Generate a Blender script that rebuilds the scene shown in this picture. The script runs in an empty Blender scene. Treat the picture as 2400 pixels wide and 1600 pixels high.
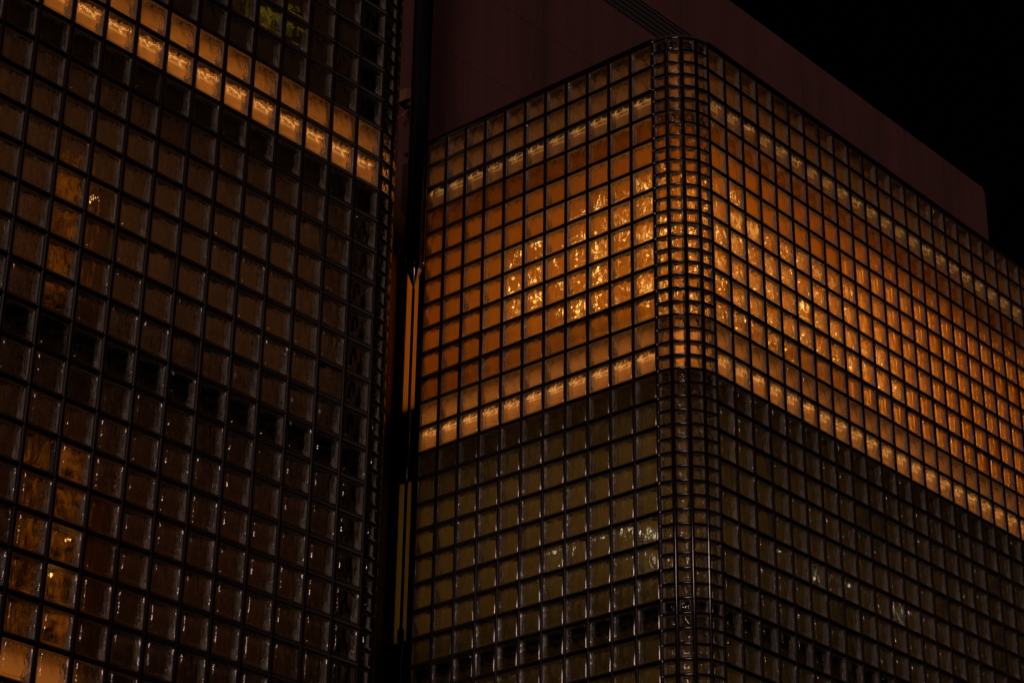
import bpy, bmesh, math, random
from mathutils import Vector, Matrix

random.seed(7)
S = bpy.context.scene
COL = S.collection
R_ = math.radians
U = 0.44                       # one block pitch, metres
H = 1.6 + 44.422 * U           # top of the glass wing above the pavement
RC = 1.4333                    # corner radius in blocks
XC = -14.6136                  # where the left wing's flat front ends, in blocks


def W(x, y, z):
    """block units (z measured from the wing's top) -> metres"""
    return Vector((x * U, y * U, H + z * U))


# ---------------------------------------------------------------- camera
yaw, pit, rol = 0.8429754, 0.45159336, 0.01519984
fw = Vector((math.sin(yaw) * math.cos(pit), math.cos(yaw) * math.cos(pit), math.sin(pit)))
rt = Vector((math.cos(yaw), -math.sin(yaw), 0))
up = rt.cross(fw)
r2 = rt * math.cos(rol) + up * math.sin(rol)
u2 = -rt * math.sin(rol) + up * math.cos(rol)
CAMU = Vector((-53.179761, -39.4851875, -44.4223435))
cd = bpy.data.cameras.new('camera')
cam = bpy.data.objects.new('camera', cd)
COL.objects.link(cam)
M = Matrix((r2, u2, -fw)).transposed().to_4x4()
M.translation = W(*CAMU)
cam.matrix_world = M
cd.sensor_width = 36
FPX = 5211.09417
cd.lens = FPX / 2400 * 36
cd.clip_end = 2000
S.camera = cam

# ---------------------------------------------------------------- night sky and street glow
wd = bpy.data.worlds.new('World')
S.world = wd
wd.use_nodes = True
wn = wd.node_tree
sky = wn.nodes.new('ShaderNodeTexSky')
sky.sky_type = 'NISHITA'
sky.sun_disc = False
SUN_AZ, SUN_EL = -0.92, R_(9)            # direction the light comes from
sky.sun_elevation = R_(-4)
sky.sun_rotation = R_(150)
bg = wn.nodes['Background']
wn.links.new(sky.outputs[0], bg.inputs[0])
bg.inputs[1].default_value = 0.010
sl = bpy.data.lights.new('street_glow', 'SUN')
sl.energy = 0.78
sl.angle = R_(13)
sl.color = (1.0, 0.66, 0.58)
so = bpy.data.objects.new('street_glow', sl)
COL.objects.link(so)
sdir = Vector((math.sin(SUN_AZ) * math.cos(SUN_EL), -math.cos(SUN_AZ) * math.cos(SUN_EL), math.sin(SUN_EL)))
so.rotation_euler = sdir.to_track_quat('Z', 'Y').to_euler()
so.location = W(0, -40, 20)

S.view_settings.view_transform = 'Standard'
S.view_settings.look = 'None'
S.view_settings.exposure = 0
S.view_settings.gamma = 1
S.view_settings.use_curve_mapping = False
S.render.engine = 'CYCLES'
cy = S.cycles
cy.caustics_reflective = False
cy.caustics_refractive = False
cy.max_bounces = 7
cy.diffuse_bounces = 1
cy.glossy_bounces = 3
cy.transmission_bounces = 4
cy.transparent_max_bounces = 8
cy.use_adaptive_sampling = True
cy.adaptive_threshold = 0.02
cy.sample_clamp_indirect = 4
cy.use_denoising = True


# ---------------------------------------------------------------- node helpers
def mat(name):
    m = bpy.data.materials.new(name)
    m.use_nodes = True
    nt = m.node_tree
    for n in list(nt.nodes):
        if n.type != 'OUTPUT_MATERIAL':
            nt.nodes.remove(n)
    return m, nt, nt.nodes['Material Output']


def nd(nt, t, **kw):
    n = nt.nodes.new(t)
    for k, v in kw.items():
        if k.startswith('i_'):
            key = k[2:].replace('_', ' ')
            n.inputs[int(key) if key.isdigit() else key].default_value = v
        else:
            setattr(n, k, v)
    return n


def lk(nt, a, b):
    nt.links.new(a, b)


def principled(name, col, rough=0.5, metal=0.0, noise=0.0, scale=3.0, bump=0.0, bscale=40.0, spec=0.5):
    m, nt, out = mat(name)
    b = nd(nt, 'ShaderNodeBsdfPrincipled')
    b.inputs['Base Color'].default_value = (*col, 1)
    b.inputs['Roughness'].default_value = rough
    b.inputs['Metallic'].default_value = metal
    b.inputs['Specular IOR Level'].default_value = spec
    lk(nt, b.outputs[0], out.inputs[0])
    g = nd(nt, 'ShaderNodeNewGeometry')
    if noise:
        n = nd(nt, 'ShaderNodeTexNoise', i_Scale=scale, i_Detail=6.0, i_Roughness=0.6)
        lk(nt, g.outputs['Position'], n.inputs['Vector'])
        r = nd(nt, 'ShaderNodeMapRange')
        r.inputs['To Min'].default_value = 1 - noise
        r.inputs['To Max'].default_value = 1 + noise
        lk(nt, n.outputs[0], r.inputs[0])
        v = nd(nt, 'ShaderNodeVectorMath', operation='SCALE')
        v.inputs[0].default_value = col
        lk(nt, r.outputs[0], v.inputs['Scale'])
        lk(nt, v.outputs[0], b.inputs['Base Color'])
    if bump:
        n = nd(nt, 'ShaderNodeTexNoise', i_Scale=bscale, i_Detail=4.0)
        lk(nt, g.outputs['Position'], n.inputs['Vector'])
        bp = nd(nt, 'ShaderNodeBump', i_Strength=bump, i_Distance=0.01)
        lk(nt, n.outputs[0], bp.inputs['Height'])
        lk(nt, bp.outputs[0], b.inputs['Normal'])
    return m


def glass_front(name, wave=1.0, fine=0.22, rough=0.012, scale=2.4, tint=(0.97, 0.95, 0.90), dist=0.30, clear=0.18):
    """moulded pane: refracting skin with rain-like ripples, pattern laid out by the block's own uv"""
    m, nt, out = mat(name)
    uv = nd(nt, 'ShaderNodeUVMap')
    frc = nd(nt, 'ShaderNodeVectorMath', operation='FRACTION')      # the same mould for every block
    lk(nt, uv.outputs[0], frc.inputs[0])
    mp = nd(nt, 'ShaderNodeMapping')
    mp.inputs['Rotation'].default_value = (0, 0, R_(-38))
    mp.inputs['Scale'].default_value = (1.0, 0.42, 1)
    mp2 = nd(nt, 'ShaderNodeMapping')
    mp2.inputs['Rotation'].default_value = (0, 0, R_(-42))
    mp2.inputs['Scale'].default_value = (1.0, 0.55, 1)
    lk(nt, uv.outputs[0], mp.inputs['Vector'])
    lk(nt, frc.outputs[0], mp2.inputs['Vector'])
    n1 = nd(nt, 'ShaderNodeTexNoise', i_Scale=scale, i_Detail=1.0, i_Roughness=0.5, i_Distortion=0.5)
    n2 = nd(nt, 'ShaderNodeTexNoise', i_Scale=scale * 5.0, i_Detail=2.0, i_Roughness=0.5, i_Distortion=0.8)
    lk(nt, mp2.outputs[0], n1.inputs['Vector'])
    lk(nt, mp.outputs[0], n2.inputs['Vector'])
    a = nd(nt, 'ShaderNodeMath', operation='MULTIPLY_ADD')
    a.inputs[1].default_value = fine
    lk(nt, n2.outputs[0], a.inputs[0])
    lk(nt, n1.outputs[0], a.inputs[2])
    bp = nd(nt, 'ShaderNodeBump', i_Strength=wave, i_Distance=dist * U)
    lk(nt, a.outputs[0], bp.inputs['Height'])
    rf = nd(nt, 'ShaderNodeBsdfRefraction', i_IOR=1.45, i_Roughness=rough)
    rf.inputs['Color'].default_value = (*tint, 1)
    gl = nd(nt, 'ShaderNodeBsdfGlossy', i_Roughness=0.06)
    gl.inputs['Color'].default_value = (1, 1, 1, 1)
    lk(nt, bp.outputs[0], rf.inputs['Normal'])
    bp2 = nd(nt, 'ShaderNodeBump', i_Strength=wave * 0.25, i_Distance=dist * U)
    lk(nt, a.outputs[0], bp2.inputs['Height'])
    lk(nt, bp2.outputs[0], gl.inputs['Normal'])
    fr = nd(nt, 'ShaderNodeFresnel', i_IOR=1.45)
    mx = nd(nt, 'ShaderNodeMixShader')
    lk(nt, fr.outputs[0], mx.inputs[0])
    lk(nt, rf.outputs[0], mx.inputs[1])
    lk(nt, gl.outputs[0], mx.inputs[2])
    tp = nd(nt, 'ShaderNodeBsdfTransparent')
    mt = nd(nt, 'ShaderNodeMixShader', i_0=clear)
    lk(nt, mx.outputs[0], mt.inputs[1])
    lk(nt, tp.outputs[0], mt.inputs[2])
    lk(nt, mt.outputs[0], out.inputs[0])
    return m


def glass_side():
    """inner walls of the hollow block: ribbed, mirror-like by total reflection"""
    m, nt, out = mat('glass_rib')
    uv = nd(nt, 'ShaderNodeUVMap')
    mp = nd(nt, 'ShaderNodeMapping')
    mp.inputs['Scale'].default_value = (1.2, 7.0, 1)
    lk(nt, uv.outputs[0], mp.inputs['Vector'])
    n1 = nd(nt, 'ShaderNodeTexNoise', i_Scale=1.0, i_Detail=2.0, i_Distortion=0.4)
    lk(nt, mp.outputs[0], n1.inputs['Vector'])
    bp = nd(nt, 'ShaderNodeBump', i_Strength=1.0, i_Distance=0.06 * U)
    lk(nt, n1.outputs[0], bp.inputs['Height'])
    gl = nd(nt, 'ShaderNodeBsdfGlossy', i_Roughness=0.16)
    gl.inputs['Color'].default_value = (0.60, 0.60, 0.50, 1)
    df = nd(nt, 'ShaderNodeBsdfDiffuse')
    df.inputs['Color'].default_value = (0.82, 0.78, 0.68, 1)
    lk(nt, bp.outputs[0], gl.inputs['Normal'])
    mx = nd(nt, 'ShaderNodeMixShader', i_0=0.75)
    lk(nt, gl.outputs[0], mx.inputs[1])
    lk(nt, df.outputs[0], mx.inputs[2])
    lk(nt, mx.outputs[0], out.inputs[0])
    return m


def glass_rim():
    """thick moulded edge of the pane: carries room light to the outside"""
    m, nt, out = mat('glass_rim')
    t = nd(nt, 'ShaderNodeBsdfTranslucent')
    t.inputs['Color'].default_value = (0.95, 0.92, 0.86, 1)
    g = nd(nt, 'ShaderNodeBsdfGlossy', i_Roughness=0.12)
    f = nd(nt, 'ShaderNodeFresnel', i_IOR=1.5)
    mx = nd(nt, 'ShaderNodeMixShader')
    lk(nt, f.outputs[0], mx.inputs[0])
    lk(nt, t.outputs[0], mx.inputs[1])
    lk(nt, g.outputs[0], mx.inputs[2])
    lk(nt, mx.outputs[0], out.inputs[0])
    return m


def emitter(name, col, strength):
    m, nt, out = mat(name)
    e = nd(nt, 'ShaderNodeEmission', i_Strength=strength)
    e.inputs[0].default_value = (*col, 1)
    lk(nt, e.outputs[0], out.inputs[0])
    return m


def clear_pane():
    m, nt, out = mat('clear_pane')
    t = nd(nt, 'ShaderNodeBsdfTransparent')
    g = nd(nt, 'ShaderNodeBsdfGlossy', i_Roughness=0.02)
    f = nd(nt, 'ShaderNodeFresnel', i_IOR=1.5)
    ge = nd(nt, 'ShaderNodeNewGeometry')
    iv = nd(nt, 'ShaderNodeMath', operation='SUBTRACT', i_0=1.0)
    ml = nd(nt, 'ShaderNodeMath', operation='MULTIPLY')
    lk(nt, ge.outputs['Backfacing'], iv.inputs[1])
    lk(nt, f.outputs[0], ml.inputs[0])
    lk(nt, iv.outputs[0], ml.inputs[1])
    mx = nd(nt, 'ShaderNodeMixShader')
    lk(nt, ml.outputs[0], mx.inputs[0])
    lk(nt, t.outputs[0], mx.inputs[1])
    lk(nt, g.outputs[0], mx.inputs[2])
    lk(nt, mx.outputs[0], out.inputs[0])
    return m


M_WAVE = glass_front('moulded_glass')
M_FINE = glass_front('rain_glass', wave=1.0, fine=0.42, scale=2.8)
M_FROST = glass_front('sanded_glass', wave=0.5, fine=0.3, rough=0.34, tint=(1, 0.98, 0.93), clear=0.05)
M_SIDE = glass_side()
M_RIM = glass_rim()
M_LIP = principled('glass_edge', (0.06, 0.04, 0.02), 0.18)
M_JOINT = principled('bronze_joint', (0.0075, 0.0035, 0.0025), 0.5, 0.0, 0.25, 30, 0.1, 120, 0.25)
M_JOINT_C = principled('bronze_corner_joint', (0.008, 0.004, 0.0035), 0.13, 0.0, 0.25, 30, 0.05, 120, 0.9)
M_DARK = principled('dark_slab', (0.012, 0.008, 0.006), 0.8, 0, 0.3, 4)
M_FRAME = principled('dark_window_frame', (0.03, 0.014, 0.008), 0.38, 0.2, 0.2, 8)
M_CONC = principled('render_panel', (0.085, 0.031, 0.029), 0.85, 0, 0.38, 0.55, 0.35, 60)
_n = M_CONC.node_tree                                    # rain streaks and grime down the render
_b = [q for q in _n.nodes if q.type == 'BSDF_PRINCIPLED'][0]
_m = nd(_n, 'ShaderNodeMapping')
_m.inputs['Scale'].default_value = (1.6, 1.6, 0.10)
_g = nd(_n, 'ShaderNodeNewGeometry')
_t = nd(_n, 'ShaderNodeTexNoise', i_Scale=1.4, i_Detail=5.0, i_Roughness=0.65)
_r = nd(_n, 'ShaderNodeMapRange')
_r.inputs['From Min'].default_value, _r.inputs['From Max'].default_value = 0.3, 0.7
_r.inputs['To Min'].default_value, _r.inputs['To Max'].default_value = 0.62, 1.2
_v = nd(_n, 'ShaderNodeVectorMath', operation='SCALE')
lk(_n, _g.outputs['Position'], _m.inputs['Vector'])
lk(_n, _m.outputs[0], _t.inputs['Vector'])
lk(_n, _t.outputs[0], _r.inputs[0])
lk(_n, _b.inputs['Base Color'].links[0].from_socket, _v.inputs[0])
lk(_n, _r.outputs[0], _v.inputs['Scale'])
lk(_n, _v.outputs[0], _b.inputs['Base Color'])
M_RIDGE = principled('groove_rib', (0.13, 0.11, 0.10), 0.55, 0.2)
M_GROOVE = principled('groove_shadow_gap', (0.012, 0.009, 0.009), 0.8)
M_ORANGE = principled('orange_curtain', (0.76, 0.36, 0.075), 0.9, 0, 0.45, 1.3)
M_TAN = principled('tan_fascia', (0.80, 0.50, 0.24), 0.9, 0, 0.15, 3.0)
M_OLIVE = principled('olive_wall', (0.46, 0.36, 0.17), 0.9, 0, 0.6, 1.1)
M_BROWN = principled('brown_wall', (0.45, 0.28, 0.16), 0.9, 0, 0.35, 1.6)
M_STEEL = principled('polished_dark_steel', (0.055, 0.045, 0.045), 0.09, 0.9)
M_BLACK = principled('gloss_black_tube', (0.006, 0.006, 0.007), 0.12, 0.0, spec=0.6)
M_BRACK = principled('painted_bracket', (0.17, 0.085, 0.04), 0.5, 0.1, 0.15, 9)
M_GLOW_STRIP = principled('ochre_glow', (0.80, 0.46, 0.18), 0.8, 0, 0.15, 3)  # ochre stands in for window glow on the wall
M_STONE = principled('stone_base', (0.22, 0.20, 0.19), 0.7, 0, 0.25, 3, 0.2, 50)
M_ASPH = principled('asphalt', (0.05, 0.05, 0.052), 0.85, 0, 0.25, 2, 0.3, 80)
M_PANE = clear_pane()


def blind(name, col):
    m, nt, out = mat(name)
    d = nd(nt, 'ShaderNodeBsdfDiffuse')
    t = nd(nt, 'ShaderNodeBsdfTranslucent')
    d.inputs[0].default_value = t.inputs[0].default_value = (*col, 1)
    mx = nd(nt, 'ShaderNodeMixShader', i_0=0.6)
    lk(nt, d.outputs[0], mx.inputs[1])
    lk(nt, t.outputs[0], mx.inputs[2])
    lk(nt, mx.outputs[0], out.inputs[0])
    return m


B_ORANGE = blind('orange_blind', (0.85, 0.50, 0.15))
B_OLIVE = blind('olive_blind', (0.75, 0.62, 0.26))
M_CHROME = principled('brushed_chrome', (0.55, 0.50, 0.46), 0.14, 1.0)
E_TUBE = emitter('cove_tube', (1.0, 0.44, 0.11), 0.95)
E_TUBE_UP = emitter('cove_tube_dim', (1.0, 0.46, 0.13), 0.55)
E_BULB = emitter('warm_bulb', (1.0, 0.52, 0.12), 5.5)
E_VERT = emitter('amber_tube', (1.0, 0.30, 0.03), 1.1)
E_WHITE = emitter('white_bulb', (1.0, 0.84, 0.55), 1.8)
E_SHADE = emitter('lamp_shade_glow', (1.0, 0.25, 0.02), 0.06)
_n = E_SHADE.node_tree                                   # woven shade: patchy glow
_t = nd(_n, 'ShaderNodeTexNoise', i_Scale=9.0, i_Detail=3.0)
_g = nd(_n, 'ShaderNodeNewGeometry')
_r = nd(_n, 'ShaderNodeMapRange')
_r.inputs['From Min'].default_value, _r.inputs['From Max'].default_value = 0.38, 0.66
_r.inputs['To Min'].default_value, _r.inputs['To Max'].default_value = 0.008, 0.13
lk(_n, _g.outputs['Position'], _t.inputs['Vector'])
lk(_n, _t.outputs[0], _r.inputs[0])
lk(_n, _r.outputs[0], [q for q in _n.nodes if q.type == 'EMISSION'][0].inputs['Strength'])
E_GREEN = emitter('green_sign', (0.75, 0.50, 0.04), 0.09)


# ---------------------------------------------------------------- object helpers
def obj(name, me, parent=None, loc=(0, 0, 0), rz=0.0):
    o = bpy.data.objects.new(name, me)
    COL.objects.link(o)
    if parent is not None:
        o.parent = parent
        o.location = Vector(loc) - parent.location
    else:
        o.location = loc
    o.rotation_euler = (0, 0, rz)
    return o


def tag(o, label=None, cat=None, group=None, kind=None):
    if label:
        o['label'] = label
    if cat:
        o['category'] = cat
    if group:
        o['group'] = group
    if kind:
        o['kind'] = kind
    return o


def thing(name, loc, label, cat, group=None):
    o = bpy.data.objects.new(name, None)
    COL.objects.link(o)
    o.location = loc
    return tag(o, label, cat, group)


def mesh(name, vs, fs, mats, mi=None, smooth=None, uvs=None):
    me = bpy.data.meshes.new(name)
    me.from_pydata([tuple(v) for v in vs], [], fs)
    for m in (mats if isinstance(mats, (list, tuple)) else [mats]):
        me.materials.append(m)
    if mi:
        me.polygons.foreach_set('material_index', mi)
    if smooth is not None:
        me.polygons.foreach_set('use_smooth', smooth if isinstance(smooth, list) else [smooth] * len(fs))
    if uvs:
        ul = me.uv_layers.new(name='UVMap')
        for p in me.polygons:
            for li in p.loop_indices:
                ul.data[li].uv = uvs[me.loops[li].vertex_index]
    me.update()
    return me


def box_mesh(name, x0, x1, y0, y1, z0, z1, m, bevel=0.0):
    bm = bmesh.new()
    bmesh.ops.create_cube(bm, size=1)
    for v in bm.verts:
        v.co = Vector(((x0 + x1) / 2 + v.co.x * (x1 - x0), (y0 + y1) / 2 + v.co.y * (y1 - y0), (z0 + z1) / 2 + v.co.z * (z1 - z0)))
    if bevel:
        bmesh.ops.bevel(bm, geom=bm.edges[:], offset=bevel, segments=2, affect='EDGES')
    me = bpy.data.meshes.new(name)
    bm.to_mesh(me)
    bm.free()
    me.materials.append(m)
    return me


def ubox(name, x0, x1, y0, y1, z0, z1, m, parent, bevel=0.0):
    """box given in block units"""
    c = W((x0 + x1) / 2, (y0 + y1) / 2, (z0 + z1) / 2)
    hx, hy, hz = (x1 - x0) * U / 2, (y1 - y0) * U / 2, (z1 - z0) * U / 2
    return obj(name, box_mesh(name, -hx, hx, -hy, hy, -hz, hz, m, bevel), parent, c)


def lathe_mesh(name, prof, m, seg=24, smooth=True):
    vs, fs = [], []
    for r, z in prof:
        for i in range(seg):
            a = 2 * math.pi * i / seg
            vs.append((r * math.cos(a), r * math.sin(a), z))
    for k in range(len(prof) - 1):
        for i in range(seg):
            j = (i + 1) % seg
            fs.append((k * seg + i, k * seg + j, (k + 1) * seg + j, (k + 1) * seg + i))
    fs.append(tuple(range(seg))[::-1])
    fs.append(tuple((len(prof) - 1) * seg + i for i in range(seg)))
    return mesh(name, vs, fs, m, smooth=[True] * (len(fs) - 2) + [False] * 2)


# ---------------------------------------------------------------- the glass block
def ring(hw, hh, rad, n=3):
    """rounded rectangle, n+1 points per corner, counter-clockwise seen from the front"""
    pts = []
    for cx, cz, a0 in ((1, 1, 0), (-1, 1, 90), (-1, -1, 180), (1, -1, 270)):
        for k in range(n + 1):
            a = R_(a0 + 90 * k / n)
            pts.append((cx * (hw - rad) + rad * math.cos(a), cz * (hh - rad) + rad * math.sin(a)))
    return pts


def block_geo(hw, hh, depth, rad, seed, flip=False):
    """verts, faces, material index, uv for one hollow block, local x right, y inwards, z up (metres)"""
    rnd = random.Random(seed)
    rings = [(ring(hw, hh, rad), 0.035), (ring(hw - 0.024, hh - 0.024, rad), 0.012), (ring(hw - 0.055, hh - 0.055, rad * 0.8), -0.012)]
    n = len(rings[0][0])
    vs, fs, mi, uv = [], [], [], []
    flat = set()
    ou = seed * 3.0 + 0.5 + (seed % 3) * 0.11 - 0.1

    def put(pts, y):
        b = len(vs)
        for x, z in pts:
            vs.append((x * U, y * U, z * U))
            uv.append((x * (-1 if flip else 1) + ou, z + seed * 2.0 + 0.5))
        return b
    bs = [put(p, y) for p, y in rings]

    def strip(a, b, m):
        for i in range(n):
            j = (i + 1) % n
            fs.append((a + i, a + j, b + j, b + i))
            mi.append(m)
    strip(bs[0], bs[1], 3)
    strip(bs[1], bs[2], 0)
    if hw > 0.3:
        g1 = put(ring(hw - 0.078, hh - 0.078, rad * 0.7), 0.010)
        g2 = put(ring(hw - 0.098, hh - 0.098, rad * 0.6), -0.013)
    else:
        g1 = put(ring(hw - 0.072, hh - 0.072, rad * 0.7), 0.008)
        g2 = put(ring(hw - 0.088, hh - 0.088, rad * 0.6), -0.013)
    strip(bs[2], g1, 0)
    strip(g1, g2, 0)
    flat.update(range(2 * n, 4 * n))
    # domed pane
    c = put([(p[0] * 0.5, p[1] * 0.5) for p in rings[2][0]], -0.012)
    strip(g2, c, 0)
    fs.append(tuple(c + i for i in range(n)))
    mi.append(0)
    # ribbed inner walls
    f0 = len(vs)
    per = 0.0
    pts = ring(hw - 0.004, hh - 0.004, rad)
    pts2 = ring(hw - 0.05, hh - 0.05, rad)
    for P, y, v in ((pts, 0.04, 0.0), (pts2, depth, 1.0)):
        for k, (x, z) in enumerate(P):
            vs.append((x * U, y * U, z * U))
            uv.append((ou + (x + z), v + 0.13 * seed))
    for i in range(n):
        j = (i + 1) % n
        fs.append((f0 + i, f0 + j, f0 + n + j, f0 + n + i))
        mi.append(1)
    # wavy moulded lip of the back pane
    l0 = len(vs)
    m = 28
    def sq(t, h1, h2):
        a = 2 * math.pi * t
        x, z = math.cos(a), math.sin(a)
        k = 1 / max(abs(x), abs(z))
        return x * k * h1, z * k * h2
    outer = [sq((i + 0.5) / m, hw - 0.045, hh - 0.045) for i in range(m)]
    inner = []
    for i in range(m):
        d = 0.062 + rnd.uniform(0, 0.034)
        inner.append(sq((i + 0.5) / m, hw - d, hh - d))
    for P, y in ((outer, depth), (inner, depth + 0.012)):
        for x, z in P:
            vs.append((x * U, y * U, z * U))
            uv.append((x, z))
    for i in range(m):
        j = (i + 1) % m
        fs.append((l0 + i, l0 + j, l0 + m + j, l0 + m + i))
        mi.append(2)
    sm_ = [k != 2 and i not in flat for i, k in enumerate(mi)]
    return vs, fs, mi, uv, sm_


NV = 6
GEO = {}
MESH = {}
for kind, (hw, hh, dp, rad) in {'big': (0.436, 0.436, 0.25, 0.028), 'small': (0.214, 0.22, 0.15, 0.045)}.items():
    for v in range(NV):
        GEO[kind, v] = block_geo(hw, hh, dp, rad, v + (0 if kind == 'big' else 20))
        front = M_FROST if v == 5 else (M_FINE if v in (3, 4) else M_WAVE)
        if kind == 'small':
            front = M_WAVE
        g = GEO[kind, v]
        MESH[kind, v] = mesh('glass_block_' + kind, g[0], g[1], [front, M_SIDE, M_LIP, M_RIM], g[2],
                             g[4], g[3])


def variant(face):
    x = random.random()
    if x < 0.07:
        return 5
    if face == 'B':
        return random.choice((3, 4, 3, 4, 1))
    return random.choice((0, 1, 2))


def project(P):
    d = P - W(*CAMU)
    z = d.dot(fw)
    return (1200 + FPX * d.dot(r2) / z, 800 - FPX * d.dot(u2) / z, z)


def px_area(c, ux, hw, hh):
    """pixel area of a block in the 2400x1600 photograph, 0 outside the frame"""
    q = [project(c + ux * sx * hw * U + Vector((0, 0, sz * hh * U)))[:2] for sx, sz in ((-1, -1), (1, -1), (1, 1), (-1, 1))]
    if max(p[0] for p in q) < 0 or min(p[0] for p in q) > 2400 or max(p[1] for p in q) < 0 or min(p[1] for p in q) > 1600:
        return 0
    a = 0
    for i in range(4):
        a += q[i][0] * q[i - 1][1] - q[i - 1][0] * q[i][1]
    return abs(a) / 2


def joined_blocks(name, cells, kind, parent):
    """cells too many to keep apart: one mesh"""
    vs, fs, mi, uv, sm = [], [], [], [], []
    mats = [M_WAVE, M_SIDE, M_LIP, M_RIM, M_FINE, M_FROST]
    org = parent.location
    for c, rz, v in cells:
        g = GEO[kind, v]
        b = len(vs)
        cs, sn = math.cos(rz), math.sin(rz)
        for x, y, z in g[0]:
            vs.append((c.x + x * cs - y * sn - org.x, c.y + x * sn + y * cs - org.y, c.z + z - org.z))
        fs += [tuple(b + i for i in f) for f in g[1]]
        fm = 5 if (v == 5 and kind == 'big') else (4 if v in (3, 4) and kind == 'big' else 0)
        mi += [fm if k == 0 else k for k in g[2]]
        sm += g[4]
        uv += g[3]
    me = mesh(name, vs, fs, mats, mi, sm, uv)
    o = obj(name, me, parent, org)
    return tag(o, kind='stuff')


# ---------------------------------------------------------------- wings
def path_right(ins):
    """plan of the right wing's skin offset inwards by ins: points with running position"""
    p = [(ins, 13.70), (ins, RC)]
    if ins < RC - 0.05:
        r = RC - ins
        for k in range(1, 8):
            a = R_(180 + 90 * k / 8)
            p.append((RC + r * math.cos(a), RC + r * math.sin(a)))
        p += [(RC, ins)]
    else:
        p = [(ins, 13.70), (ins, ins)]
    p.append((RC + 26, ins))
    return p


def path_left(ins):
    p = [(XC - 17, ins)]
    if ins < RC - 0.05:
        r = RC - ins
        p.append((XC, ins))
        for k in range(1, 8):
            a = R_(270 + 90 * k / 8)
            p.append((XC + r * math.cos(a), RC + r * math.sin(a)))
        p.append((XC + RC - ins, RC))
    else:
        p.append((XC + RC - ins, ins))
    p.append((XC + RC - ins, 13.70))
    return p


def wall_sheet(name, path, ins, z0, z1, th, m, parent):
    """upright panel following the wing's plan at inset ins, th thick, between heights z0 < z1"""
    a, b = path(ins), path(ins + th)
    n = min(len(a), len(b))
    if len(a) != len(b):
        b = path(ins + 0.001)
    vs = []
    org = parent.location
    for P in (a, b):
        for x, y in P:
            vs.append(W(x, y, z0) - org)
            vs.append(W(x, y, z1) - org)
    n = len(a)
    fs = []
    for i in range(n - 1):
        p, q = 2 * i, 2 * (i + 1)
        s = 2 * n
        fs += [(p, q, q + 1, p + 1), (s + p, s + p + 1, s + q + 1, s + q), (p, s + p, s + q, q), (p + 1, q + 1, s + q + 1, s + p + 1)]
    return obj(name, mesh(name, vs, fs, m), parent, org)


def slab_sheet(name, path, i0, i1, z, th, m, parent):
    """level slab between two insets"""
    a = path(i0)
    b = path(i1)
    if len(a) != len(b):                        # sharp inner corner: repeat its point along the arc
        k = len(a) - 2
        b = [b[0]] + [b[1]] * k + [b[-1]]
        if path is path_left and False:
            pass
    vs = []
    org = parent.location
    for zz in (z, z - th):
        for P in (a, b):
            for x, y in P:
                vs.append(W(x, y, zz) - org)
    n = len(a)
    fs = []
    for i in range(n - 1):
        fs.append((i, i + 1, n + i + 1, n + i))
        fs.append((2 * n + i, 3 * n + i, 3 * n + i + 1, 2 * n + i + 1))
        fs.append((i, 2 * n + i, 2 * n + i + 1, i + 1))
        fs.append((n + i, n + i + 1, 3 * n + i + 1, 3 * n + i))
    return obj(name, mesh(name, vs, fs, m), parent, org)


BAR = [(-0.064, 0.05), (-0.057, 0.006), (-0.030, -0.004), (-0.014, -0.018), (0.014, -0.018), (0.030, -0.004), (0.057, 0.006), (0.064, 0.05), (0.05, 0.27), (-0.05, 0.27)]


def bar_mesh(name, length, vertical, back=0.0, w=1.0, m=None):
    """joint bar with a raised bead, centred; runs along z (vertical) or x"""
    vs, fs = [], []
    n = len(BAR)
    for e in (-0.5, 0.5):
        for a, y in BAR:
            a *= w
            y += back
            vs.append((a * U, y * U, e * length * U) if vertical else (e * length * U, y * U, a * U))
    for i in range(n):
        j = (i + 1) % n
        fs.append((i, j, n + j, n + i) if vertical else (j, i, n + i, n + j))
    fs.append(tuple(range(n))[::-1])
    fs.append(tuple(range(n, 2 * n)))
    return mesh(name, vs, fs, m or M_JOINT, smooth=[0 < i < 6 for i in range(n)] + [False, False])


BAR_C = [(-0.066, 0.05), (-0.062, 0.012), (-0.046, -0.008), (-0.022, -0.020), (0.0, -0.023), (0.022, -0.020), (0.046, -0.008), (0.062, 0.012), (0.066, 0.05), (0.05, 0.27), (-0.05, 0.27)]


def arc_bar(name, cx, cy, a0, a1, z, parent, w=0.75):
    vs, fs = [], []
    n = len(BAR_C)
    seg = 10
    org = parent.location
    for k in range(seg + 1):
        a = R_(a0 + (a1 - a0) * k / seg)
        for h, y in BAR_C:
            r = RC - y - 0.004
            vs.append(W(cx + r * math.cos(a), cy + r * math.sin(a), z + h * w) - org)
    for k in range(seg):
        for i in range(n):
            j = (i + 1) % n
            fs.append((k * n + i, k * n + j, (k + 1) * n + j, (k + 1) * n + i))
    fs.append(tuple(range(n)))
    fs.append(tuple(range(seg * n, seg * n + n))[::-1])
    return obj(name, mesh(name, vs, fs, M_JOINT_C, smooth=[0 < i % n < 7 for i in range(seg * n)] + [False, False]), parent, org)


JB = 36            # rows of glass down to the stone base
right = thing('glass_block_tower', W(0, 0, 0) * 1.0, 'glass block corner tower glowing orange on its upper storey, with a rounded corner', 'building')
right.location.z = 0
left = thing('glass_block_wing', W(XC, 0, 0) * 1.0, 'dark glass block wing with a lit amber double row across it', 'building')
left.location.z = 0

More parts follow.
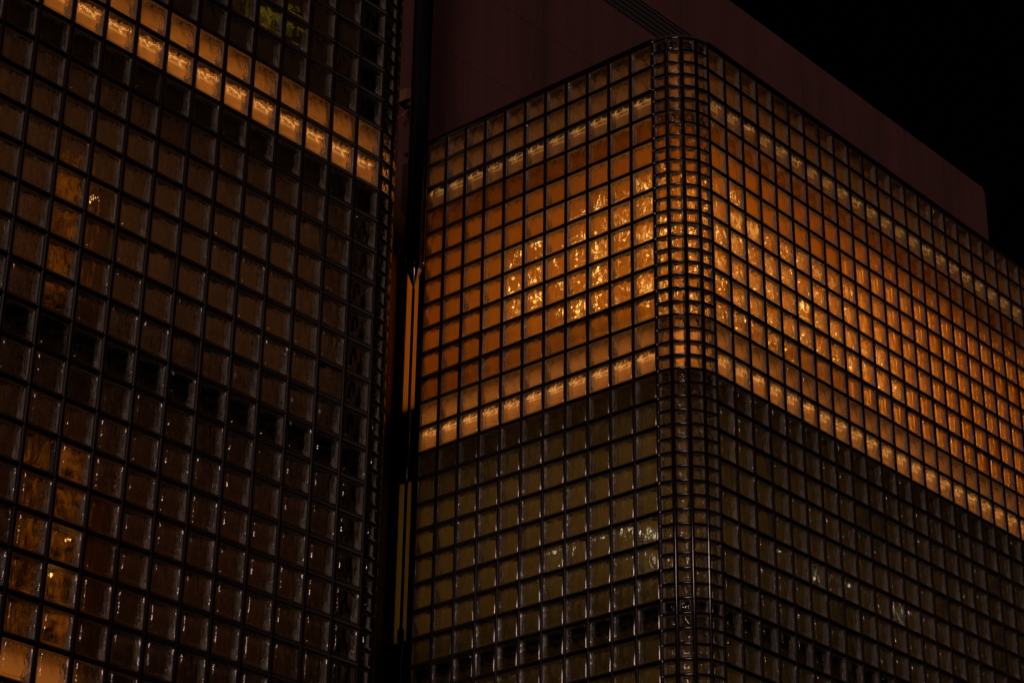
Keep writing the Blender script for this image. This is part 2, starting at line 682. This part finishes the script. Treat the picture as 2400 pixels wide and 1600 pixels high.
# --- flat faces: cells
cells = {'R': [], 'L': []}
AX, BX = Vector((0, -1, 0)), Vector((1, 0, 0))
for a in range(11):
    for j in range(JB):
        c = W(0, RC + a + 0.5, -j - 0.5)
        cells['R'].append((px_area(c, AX, .42, .42), c, R_(-90), variant('A')))
for b in range(26):
    for j in range(JB):
        c = W(RC + b + 0.5, 0, -j - 0.5)
        cells['R'].append((px_area(c, BX, .42, .42), c, 0.0, variant('B')))
for k in range(17):
    for j in range(JB):
        c = W(XC - k - 0.5, 0, -j - 0.5)
        cells['L'].append((px_area(c, BX, .42, .42), c, 0.0, variant('C')))
for key, par in (('R', right), ('L', left)):
    L = sorted(cells[key], key=lambda t: -t[0])
    solo = [t for t in L if t[0] > 0][:300]
    rest = L[len(solo):]
    for ar, c, rz, v in solo:
        ob = obj('glass_block', MESH['big', v], par, c, rz)
        ob.rotation_euler.y = random.gauss(0, 0.004)
        ob.rotation_euler.x = random.gauss(0, 0.006)
        ob.rotation_euler.z += random.gauss(0, 0.006)
    joined_blocks('further_glass_blocks', [(c, rz, v) for ar, c, rz, v in rest], 'big', par)

# --- rounded corners of small blocks (two rows to each big row)
for key, par, cx, cy, a0 in (('R', right, RC, RC, 180), ('L', left, XC, RC, 270)):
    sm = []
    for i in range(4):
        ang = a0 + (i + 0.5) * 22.5
        a = R_(ang)
        for j in range(2 * JB):
            rr = RC * math.cos(R_(11.25)) + 0.012
            c = W(cx + rr * math.cos(a), cy + rr * math.sin(a), -j * 0.5 - 0.25)
            rz = a + R_(90)
            tx = Vector((-math.sin(a), math.cos(a), 0))
            ar = px_area(c, tx, .22, .19)
            facing = (W(*CAMU) - c).dot(Vector((math.cos(a), math.sin(a), 0))) > 0
            sm.append((ar if facing else 0, c, rz, random.randrange(0, 5)))
    sm.sort(key=lambda t: -t[0])
    solo = [t for t in sm if t[0] > 0][:300]
    for ar, c, rz, v in solo:
        obj('corner_block', MESH['small', v], par, c, rz)
    joined_blocks('further_corner_blocks', [(c, rz, v) for ar, c, rz, v in sm[len(solo):]], 'small', par)

# --- joints
mull = bar_mesh('mullion', JB, True)
mull_s = bar_mesh('corner_mullion', JB, True, w=1.05, m=M_JOINT_C)
zc = -JB / 2
for a in range(12):
    obj('mullion', mull, right, W(0, RC + a, zc), R_(-90))
for b in range(27):
    obj('mullion', mull, right, W(RC + b, 0, zc), 0)
for k in range(18):
    obj('mullion', mull, left, W(XC - k, 0, zc), 0)
for par, cx, cy, a0 in ((right, RC, RC, 180), (left, XC, RC, 270)):
    for i in range(1, 4 if par is right else 5):
        a = R_(a0 + 22.5 * i)
        obj('corner_mullion', mull_s, par, W(cx + RC * math.cos(a), cy + RC * math.sin(a), zc), a + R_(90))
tA = bar_mesh('transom', 11, False, back=0.007)
tB = bar_mesh('transom', 26, False, back=0.007)
tC = bar_mesh('transom', 17, False, back=0.007)
for j in range(JB + 1):
    obj('transom', tA, right, W(0, RC + 5.5, -j), R_(-90))
    obj('transom', tB, right, W(RC + 13, 0, -j), 0)
    obj('transom', tC, left, W(XC - 8.5, 0, -j), 0)
for j in range(2 * JB + 1):
    arc_bar('corner_transom', RC, RC, 180, 270, -j * 0.5, right, 0.54 if j % 2 else 0.62)
    arc_bar('corner_transom', XC, RC, 270, 360, -j * 0.5, left, 0.54 if j % 2 else 0.62)
# roof edge cap of the tower
ubox('roof_edge', -0.03, 0.32, RC, RC + 11, 0.06, 0.14, M_JOINT, right)
ubox('roof_edge', RC, RC + 26, -0.03, 0.32, 0.06, 0.14, M_JOINT, right)

rp = [(0.02, RC + 12.3)] + [(RC + (RC - 0.02) * math.cos(R_(180 + 90 * k / 10)), RC + (RC - 0.02) * math.sin(R_(180 + 90 * k / 10))) for k in range(11)] + [(RC + 26, 0.02), (RC + 26, 13.7), (0.02, 13.7)]
nn = len(rp)
rv = [W(x, y, 0.05) - right.location for x, y in rp] + [W(x, y, 0.12) - right.location for x, y in rp]
rf_ = [tuple(range(nn))[::-1], tuple(range(nn, 2 * nn))] + [(i, (i + 1) % nn, nn + (i + 1) % nn, nn + i) for i in range(nn)]
obj('roof', mesh('roof', rv, rf_, M_DARK), right, right.location)

ubox('roof', XC - 17, XC + RC - 0.03, 0.03, 13.7, 0.08, 0.2, M_FRAME, left)

# --- stone base under the glass, down to the pavement
zb = -H / U
for par, pth in ((right, path_right), (left, path_left)):
    wall_sheet('stone_base', pth, 0.02, zb, -JB - 0.1, 0.3, M_STONE, par)
# side of the left wing towards the gap (seen edge-on)
ubox('side_wall', XC + RC - 0.35, XC + RC - 0.02, RC + 0.05, 13.7, -JB, 0, M_FRAME, left)


# ---------------------------------------------------------------- storeys behind the glass
def zz(j, d):
    """floor and lining level for row j: the build-up steps up a little behind the glass"""
    return -(j - (0.44 - 0.0085 * j) * d)


def room(par, pth, j0, j1, d, m, name):
    wall_sheet(name, pth, d, zz(j1, d) - 0.02, zz(j0, d) + 0.02, 0.06, m, par)


def strip_slab(par, pth, j, dback, th=0.08):
    slab_sheet('floor_slab', pth, 0.285, dback, zz(j, 0.285) + th / 2, th, M_DARK, par)


for par, pth in ((right, path_right), (left, path_left)):
    for j, db in ((0.0, 0.9), (3, 0.75), (11, 0.75), (13, 0.75), (20.97, 0.7), (21.45, 0.7)) + (((29, 0.75), (31, 0.75)) if par is left else ()):
        strip_slab(par, pth, j, db)

def pleats(j0, j1, y0=1.25, y1=1.5, step=0.3):
    """pleated curtain across the left wing's room"""
    P = []
    n_ = int(17.6 / step)
    for i in range(n_ + 1):
        P.append((XC - 17 + i * step, y0 if i % 2 else y1))
    z0, z1 = zz(j1, y1), zz(j0, y1)
    vs, fs = [], []
    for off in (0.0, 0.05):
        for x, y in P:
            vs += [W(x, y + off, z0) - left.location, W(x, y + off, z1) - left.location]
    m_ = 2 * len(P)
    for i in range(len(P) - 1):
        a = 2 * i
        fs += [(a, a + 2, a + 3, a + 1), (m_ + a, m_ + a + 1, m_ + a + 3, m_ + a + 2)]
    return obj('pleated_curtain', mesh('pleated_curtain', vs, fs, M_BROWN), left, left.location)



def tower_pleats(name, j0, j1, m, amp=0.14, step=0.36, d=1.5):
    """folded cloth or fluted lining round the tower's room"""
    P = []
    n_ = int((13.7 - d) / step)
    for i in range(n_ + 1):
        P.append((d - (amp if i % 2 else 0.0), 13.7 - i * (13.7 - d) / n_))
    n_ = int((RC + 26 - d) / step)
    for i in range(1, n_ + 1):
        P.append((d + i * (RC + 26 - d) / n_, d - (amp if i % 2 else 0.0)))
    z0, z1 = zz(j1, d) - 0.02, zz(j0, d) + 0.02
    vs, fs = [], []
    for x, y in P:
        vs += [W(x, y, z0) - right.location, W(x, y, z1) - right.location]
    for x, y in P:
        k_ = 0.06
        vs += [W(x + k_, y + k_, z0) - right.location, W(x + k_, y + k_, z1) - right.location]
    m_ = 2 * len(P)
    for i in range(len(P) - 1):
        a = 2 * i
        fs += [(a, a + 2, a + 3, a + 1), (m_ + a, m_ + a + 1, m_ + a + 3, m_ + a + 2)]
    return obj(name, mesh(name, vs, fs, m), right, right.location)


# tower
room(right, path_right, 0.30, 3, 0.62, M_TAN, 'ceiling_panel')
tower_pleats('curtain', 2.4, 11.2, M_ORANGE, 0.10)
room(right, path_right, 11, 13, 0.62, M_TAN, 'fascia_panel')
tower_pleats('fluted_lining', 12.9, 21.1, M_OLIVE, 0.26, 0.42)
room(right, path_right, 21.0, 21.45, 0.45, M_DARK, 'slab_face')
tower_pleats('fluted_lining', 21.35, 37, M_OLIVE, 0.26, 0.42)
# wing
room(left, path_left, 0.8, 11.4, 1.5, M_BROWN, 'back_wall')
room(left, path_left, 11, 13, 0.62, M_TAN, 'fascia_panel')
pleats(12.8, 21.2)
room(left, path_left, 21.0, 21.45, 0.45, M_DARK, 'slab_face')
pleats(21.35, 29.2)
room(left, path_left, 29, 31, 0.62, M_TAN, 'fascia_panel')
room(left, path_left, 30.8, 37, 1.5, M_BROWN, 'back_wall')


def area(name, c, inward, sx, sz, watts, col, tilt=0.0, par=None):
    """lamp strip standing just behind the glass, shining into the room"""
    l = bpy.data.lights.new(name, 'AREA')
    l.shape = 'RECTANGLE'
    l.size, l.size_y = sx * U, sz * U
    l.energy = watts
    l.color = col
    o = bpy.data.objects.new(name, l)
    COL.objects.link(o)
    d = (Vector(inward).normalized() + Vector((0, 0, tilt))).normalized()
    q = (-d).to_track_quat('Z', 'Y')
    o.rotation_euler = q.to_euler()
    p = W(*c)
    if par:
        o.parent = par
        o.location = p - par.location
    else:
        o.location = p
    return o


IA, IB, IC = (1, 0, 0), (0, 1, 0), (1, 1, 0)
WARM = (1.0, 0.42, 0.10)
AMB = (1.0, 0.39, 0.06)
OLV = (1.0, 0.56, 0.17)
BRN = (1.0, 0.55, 0.25)


def tower_fill(jt, jb, wa, wc, wb, col, d=0.34, colb=None):
    """added fill sheets along the three faces of one storey of the tower, rows jt to jb"""
    zc_, h = zz((jt + jb) / 2, d), (jb - jt) * 0.8
    area('room_fill', (d, 7.6, zc_), IA, 11.5, h, wa, col, 0.0, right)
    area('room_fill', (0.72, 0.72, zc_), IC, 1.1, h, wc, col, 0.0, right)
    for k, w_ in enumerate(wb):
        n_ = len(wb)
        area('room_fill', (RC + 25.0 * (k + 0.5) / n_, d, zc_), IB, 25.0 / n_ - 0.1, h, w_, colb or col, 0.0, right)


tower_fill(2.4, 11, 10.5, 2.8, (8.5, 8, 5.2, 2.9), AMB)
tower_fill(11.1, 12.9, 2.9, 0.8, (1.5, 1.15, 1.4, 1.0, 1.1), WARM, 0.32)
tower_fill(0.2, 2.9, 0.95, 0.24, (0.7, 0.55, 0.45), WARM, 0.32)
tower_fill(13.6, 20.5, 3.1, 0.6, (0.8, 0.55, 0.3), OLV)
tower_fill(21.8, 29, 2.0, 0.45, (1.0, 0.8, 0.6), OLV)


def wing_fill(jt, jb, x0, x1, w, col, d=0.34):  # added fill sheet behind the wing's front
    area('room_fill', ((x0 + x1) / 2, d, zz((jt + jb) / 2, d)), IB, x1 - x0, (jb - jt) * 0.8, w, col, 0.0, left)


for k, w_ in enumerate((1.25, 1.0, 1.3, 0.95)):
    wing_fill(11.1, 12.9, XC - 17 + 4.25 * k + 0.05, XC - 12.8 + 4.25 * k, w_, WARM, 0.32)
wing_fill(13.4, 20.5, XC - 17, XC - 1, 2.7, BRN)
area('room_fill', (XC + RC - 0.72, 0.72, zz(12, 0.4)), (-1, 1, 0), 1.1, 1.4, 0.8, WARM, 0.0, left)  # added fill for the wing's rounded corner
wing_fill(22.0, 28.6, XC - 17, XC - 1, 0.9, (1.0, 0.45, 0.14))
wing_fill(29.1, 30.9, XC - 16.5, XC - 8.6, 2.3, WARM, 0.32)


# ---------------------------------------------------------------- lamps seen through the blocks
def tube(name, p0, p1, rad, m, par, seg=8):
    a, b = W(*p0), W(*p1)
    d = b - a
    q = d.to_track_quat('Z', 'Y')
    vs, fs = [], []
    for k in (0, 1):
        for i in range(seg):
            t = 2 * math.pi * i / seg
            vs.append(q @ Vector((rad * U * math.cos(t), rad * U * math.sin(t), k * d.length)))
    for i in range(seg):
        j = (i + 1) % seg
        fs.append((i, j, seg + j, seg + i))
    fs.append(tuple(range(seg))[::-1])
    fs.append(tuple(range(seg, 2 * seg)))
    return obj(name, mesh(name, vs, fs, m, smooth=True), par, a)


# cove tubes on the slab edges
zt = zz(12.34, 0.46)
tube('cove_tube', (0.46, 12.3, zt), (0.46, RC + 0.1, zt), 0.035, E_TUBE, right)
tube('cove_tube', (RC + 0.1, 0.46, zt), (RC + 25.5, 0.46, zt), 0.035, E_TUBE, right)
tube('cove_tube', (XC - 16.8, 0.46, zt), (XC - 0.2, 0.46, zt), 0.035, E_TUBE, left)
zt = zz(2.34, 0.46)
tube('cove_tube', (0.46, 12.3, zt), (0.46, RC + 0.1, zt), 0.03, E_TUBE_UP, right)
tube('cove_tube', (RC + 0.1, 0.46, zt), (RC + 25.5, 0.46, zt), 0.03, E_TUBE_UP, right)

# upright amber tubes behind the far part of the front
for k in range(15):
    x = RC + 9.9 + k * 1.0
    o = tube('amber_tube_lamp', (x, 1.0, zz(11.0, 1.0) + 0.2), (x, 1.0, zz(4.6, 1.0)), 0.035, E_VERT, right)

# small white spotlights in the dim storey
for x, y, j in ((0.9, 6.6, 18.2), (0.95, 5.9, 18.4), (0.9, 3.2, 18.3), (1.0, 2.4, 18.6), (0.9, 2.9, 19.3), (0.95, 2.0, 19.6), (0.8, 4.4, 18.2),
                (6.0, 0.9, 18.0), (8.1, 0.95, 18.4), (10.2, 0.9, 18.1), (12.6, 0.9, 18.5), (14.1, 0.9, 18.0)):
    tube('spotlight', (x, y, zz(j, 0.9)), (x, y, zz(j, 0.9) + 0.09), 0.045, E_WHITE, right)
# greenish sign glowing in the wing's upper storey
sg = thing('lit_sign', W(-18.9, 0.95, -9.0), 'small yellow green lit panel behind the top of the dark wing', 'sign')
for x0, x1, z0, z1 in ((-19.25, -18.45, -9.1, -8.35), (-18.2, -17.5, -8.9, -8.3)):
    o = ubox('sign_panel', x0, x1, 0.9, 0.98, z0, z1, E_GREEN, sg, 0.005)
ubox('sign_rail', -19.5, -17.3, 0.98, 1.06, -8.75, -8.62, M_DARK, sg)

# hanging strings of bulbs behind the rounded corner
ch = thing('bulb_curtain', W(RC, RC, -3.2), 'sparkling curtain of small warm bulbs behind the tower corner', 'chandelier')
rb = random.Random(3)


def bulb_string(x, y, j0, j1, n, r):
    vs, fs = [], []
    top = zz(j0, 0.8)
    bot = zz(j1, 0.8)
    for i in range(n):
        z = top + (bot - top) * (i + rb.uniform(0.1, 0.9)) / n
        c = Vector((rb.uniform(-.12, .12), rb.uniform(-.12, .12), z - top)) * U
        b = len(vs)
        rr = r * rb.uniform(0.6, 1.25) * U
        pts = [(0, 0, 1)] + [(math.cos(t), math.sin(t), 0) for t in [k * math.pi / 2.5 for k in range(5)]] + [(0, 0, -1)]
        vs += [c + Vector(p) * rr for p in pts]
        for k in range(5):
            k2 = (k + 1) % 5
            fs.append((b, b + 1 + k, b + 1 + k2))
            fs.append((b + 6, b + 1 + k2, b + 1 + k))
    o = obj('bulb_string', mesh('bulb_string', vs, fs, E_BULB, smooth=True), ch, W(x, y, top))
    tag(o, kind='stuff')


for i in range(15):
    a = 0.15 + i * 0.5
    f = 1 - a / 8.0
    if rb.random() < 0.7 * f + 0.4:
        bulb_string(0.7 + rb.uniform(0, .5), RC + a, 5.0 + a * 0.15, 9.0 + 1.6 * f, int(5 + 4 * f), 0.07)
for i in range(28):
    b = 0.2 + i * 0.45
    f = max(0.0, 1 - b / 12.0)
    bulb_string(RC + b, 0.75 + rb.uniform(0, .4), 5.2 + 0.12 * b, 10.9 - 0.1 * b, int(3 + 7 * f), 0.055)


def lamp(name, label, x, y, j0, j1, r, m):
    """tall fabric-shaded lamp standing in a room behind the blocks"""
    z1, z0 = zz(j0, y), zz(j1, y)
    h = (z1 - z0) * U
    t = thing(name, W(x, y, z0), label, 'lamp', 'drum lamps behind the dark wing')
    obj('shade', lathe_mesh('shade', [(r * 0.9 * U, 0.0), (r * U, 0.04 * h), (r * U, 0.94 * h), (r * 0.8 * U, h)], m, 18), t, t.location)
    obj('foot', lathe_mesh('foot', [(0.2 * U, -0.3 * U), (0.05 * U, -0.2 * U), (0.05 * U, -0.01)], M_DARK, 10), t, t.location)
    for k in range(3):
        o = tube('bulb', (x - r * 0.5 + 0.3 * k, y - r - 0.03, z0 + (z1 - z0) * (0.3 + 0.2 * k)), (x - r * 0.5 + 0.3 * k, y - r - 0.03, z0 + (z1 - z0) * (0.3 + 0.2 * k) + 0.06), 0.02, E_BULB, None)
        lo = o.location.copy()
        o.parent = t
        o.location = lo - t.location
    return t


lamp('drum_lamp', 'amber drum lamp glowing behind the dark wing, upper of two', XC - 9.9, 1.0, 16.6, 20.2, 0.5, E_SHADE)
lamp('drum_lamp', 'tall amber drum lamp glowing behind the dark wing, lower of two', XC - 9.3, 1.0, 24.2, 28.9, 0.75, E_SHADE)

# ---------------------------------------------------------------- the gap between the wings
for z0, z1, m_ in ((-11.2, -4.2, B_ORANGE), (-20.2, -13.4, B_OLIVE)):
    vs, fs = [], []
    for i in range(15):                                   # softly folded cloth
        y = 12.45 + 1.25 * i / 14
        x = 0.17 + (0.012 if i % 2 else 0.0)
        vs += [W(x, y, z0) - right.location, W(x, y, z1) - right.location]
    fs = [(2 * i, 2 * i + 1, 2 * i + 3, 2 * i + 2) for i in range(14)]
    obj('window_blind', mesh('window_blind', vs, fs, m_, smooth=True), right, right.location)
area('room_fill', (0.55, 13.15, -7.7), (-1, 0.2, 0), 0.9, 6.4, 1.5, AMB, 0.0, right)  # added fill behind the blinds, to make them glow
area('room_fill', (0.55, 13.15, -16.8), (-1, 0.2, 0), 0.9, 6.2, 0.25, OLV, 0.0, right)
ubox('window_jamb', -0.05, 0.14, RC + 11.06, RC + 11.16, -JB, 0, M_FRAME, right)
ubox('window_jamb', -0.03, 0.12, 13.36, 13.72, -JB, -0.45, M_FRAME, right)
for z1, z0 in ((-0.45, -4.6), (-11.16, -13.9), (-20.02, -22.6)):
    ubox('spandrel', 0.02, 0.22, 12.6, 13.35, z0, z1, M_DARK, right)
for z1, z0 in ((-4.6, -11.16), (-13.9, -20.02)):
    p = ubox('window_pane', 0.03, 0.045, 12.62, 13.34, z0, z1, M_PANE, right)
    for n_, a_ in (('frame', (0.0, 0.08, 13.31, 13.355, z0, z1)), ('sill', (-0.01, 0.20, 12.6, 13.35, z0 - 0.04, z0 + 0.02))):
        c = W((a_[0] + a_[1]) / 2, (a_[2] + a_[3]) / 2, (a_[4] + a_[5]) / 2)
        hx, hy, hz = [(a_[2 * k + 1] - a_[2 * k]) * U / 2 for k in range(3)]
        o = bpy.data.objects.new(n_, box_mesh(n_, -hx, hx, -hy, hy, -hz, hz, M_FRAME, 0.004))
        COL.objects.link(o)
        o.parent = p
        o.location = c - W(0.0375, 12.98, (z0 + z1) / 2)

ubox('glow_strip', -0.75, -0.04, 13.66, 13.73, -JB, -4.4, M_GLOW_STRIP, right)  # added strip: the window's glow on the wall put into its colour

# ---------------------------------------------------------------- tall blank wall behind the tower
wall = thing('rendered_wall', W(20, 13.75, zb), 'tall blank brown wall rising behind the glass tower, ribbed band across it', 'wall')
X0, X1, ZT, ZG0, ZG1 = -15.0, 46.85, 19.1, 13.85, 15.35
YW = 13.75
GAPW = 0.018


def panel(x0, x1, z0, z1, cut=0.0):
    bm = bmesh.new()
    pts = [(x0, z0), (x1, z0)]
    if cut:
        for k in range(7):
            a = R_(90 * k / 6)
            pts.append((x1 - cut + cut * math.cos(a), z1 - cut + cut * math.sin(a)))
    else:
        pts.append((x1, z1))
    pts.append((x0, z1))
    org = W((x0 + x1) / 2, YW, (z0 + z1) / 2)
    vs = [W(x, YW, z) - org for x, z in pts] + [W(x, YW + 1.2, z) - org for x, z in pts]
    n = len(pts)
    fs = [tuple(range(n)), tuple(range(n, 2 * n))[::-1]] + [(i, n + i, n + (i + 1) % n, (i + 1) % n) for i in range(n)]
    return obj('wall_panel', mesh('wall_panel', vs, fs, M_CONC), wall, org)


zs = [zb, -30, -22, -14, -6, -2.0, 2.0, 6.0, 10.0, ZG0]
xs = [X0, -8, -1.6, 4.4, 10.4, 16.4, 22.4, 28.4, 34.4, 40.4, X1]
for i in range(len(xs) - 1):
    for k in range(len(zs) - 1):
        if zs[k] < -8 and xs[i] > 5:
            continue
        panel(xs[i] + GAPW / 2, xs[i + 1] - GAPW / 2, zs[k] + GAPW / 2, zs[k + 1] - GAPW / 2)
    panel(xs[i] + GAPW / 2, xs[i + 1] - GAPW / 2, ZG1, ZT, 0.35 if i == len(xs) - 2 else 0)
ubox('wall_core', X0 + 0.1, X1 - 0.12, YW + 0.05, YW + 1.1, -8, ZT - 0.4, M_GROOVE, wall)
for k in range(5):
    z = ZG0 + 0.16 + k * 0.29
    ubox('rib', X0 + 0.1, X1 - 0.1, YW - 0.01, YW + 0.1, z, z + 0.07, M_RIDGE, wall, 0.008)

# ---------------------------------------------------------------- hanging mast in the gap
MX, MY = -3.0, 9.95
mast = thing('hanging_mast', W(MX, MY, -23), 'gloss black hanging mast tapering to a thin rod beside the tower', 'mast')


def lathe(name, prof, m, seg=28, dx=0.0, dy=0.0, parent=mast):
    return obj(name, lathe_mesh(name, [(r * U, z * U) for r, z in prof], m, seg), parent, W(MX + dx, MY + dy, 0))


lathe('tube', [(0.27, -7.55), (0.275, -7.3), (0.275, 24)], M_BLACK)
lathe('tip', [(0.035, -8.35), (0.06, -8.15), (0.262, -7.57), (0.264, -7.54)], M_CHROME)
lathe('side_tube', [(0.04, -7.2), (0.055, -7.0), (0.055, 24)], M_CHROME, 16, -0.23, 0.24)
lathe('side_tube', [(0.035, -7.4), (0.045, -7.2), (0.045, 24)], M_CHROME, 16, 0.215, -0.22)
lathe('rod', [(0.055, -20.9), (0.055, -8.3)], M_STEEL, 16)
lathe('coupling', [(0.06, -21.5), (0.11, -21.35), (0.12, -21.0), (0.06, -20.85)], M_STEEL, 18)
lathe('lower_rod', [(0.085, -40), (0.085, -21.45)], M_STEEL, 18)
ubox('support_arm', MX - 0.2, MX + 0.2, MY, YW, 23.4, 24.0, M_STEEL, mast, 0.01)

# ---------------------------------------------------------------- wall brackets in the gap


def bracket(label, pts, y0, y1, extra):
    zc_ = sum(p[1] for p in pts) / len(pts)
    xc_ = sum(p[0] for p in pts) / len(pts)
    t = thing('wall_bracket', W(xc_, y1, zc_), label, 'bracket', 'wall brackets in the gap')
    vs = [W(x, y0, z) - t.location for x, z in pts] + [W(x, y1, z) - t.location for x, z in pts]
    n = len(pts)
    fs = [tuple(range(n)), tuple(range(n, 2 * n))[::-1]] + [(i, n + i, n + (i + 1) % n, (i + 1) % n) for i in range(n)]
    obj('plate', mesh('plate', vs, fs, M_BRACK), t, t.location)
    for nm, p0, p1, r in extra:
        a = tube(nm, p0, p1, r, M_BRACK if nm == 'stay_rod' else M_FRAME, None, 14)
        loc = a.location.copy()
        a.parent = t
        a.location = loc - t.location
    return t


bracket('upper lit wall bracket with a round lamp beside the black mast',
        [(-0.45, 2.2), (0.43, 2.72), (0.43, 3.10), (-0.45, 2.72)], 13.25, 13.73,
        [('lamp_drum', (-0.25, 13.3, 1.95), (0.12, 13.3, 2.35), 0.17), ('stay_rod', (-0.5, 13.4, 1.45), (-0.14, 13.4, 1.95), 0.03)])
bracket('lower faceted wall bracket above the narrow orange window',
        [(-0.6, -4.7), (0.0, -4.35), (0.42, -3.9), (0.36, -3.5), (-0.1, -3.1), (-0.6, -2.9)], 13.2, 13.73,
        [('stay_rod', (-0.6, 13.15, -4.35), (0.3, 13.15, -3.85), 0.02), ('stay_rod', (-0.1, 13.15, -4.75), (0.25, 13.15, -4.1), 0.02)])

# ---------------------------------------------------------------- ground
g = mesh('pavement', [(-400, -400, 0), (400, -400, 0), (400, 400, 0), (-400, 400, 0)], [(0, 1, 2, 3)], M_ASPH)
tag(obj('ground', g), kind='structure')
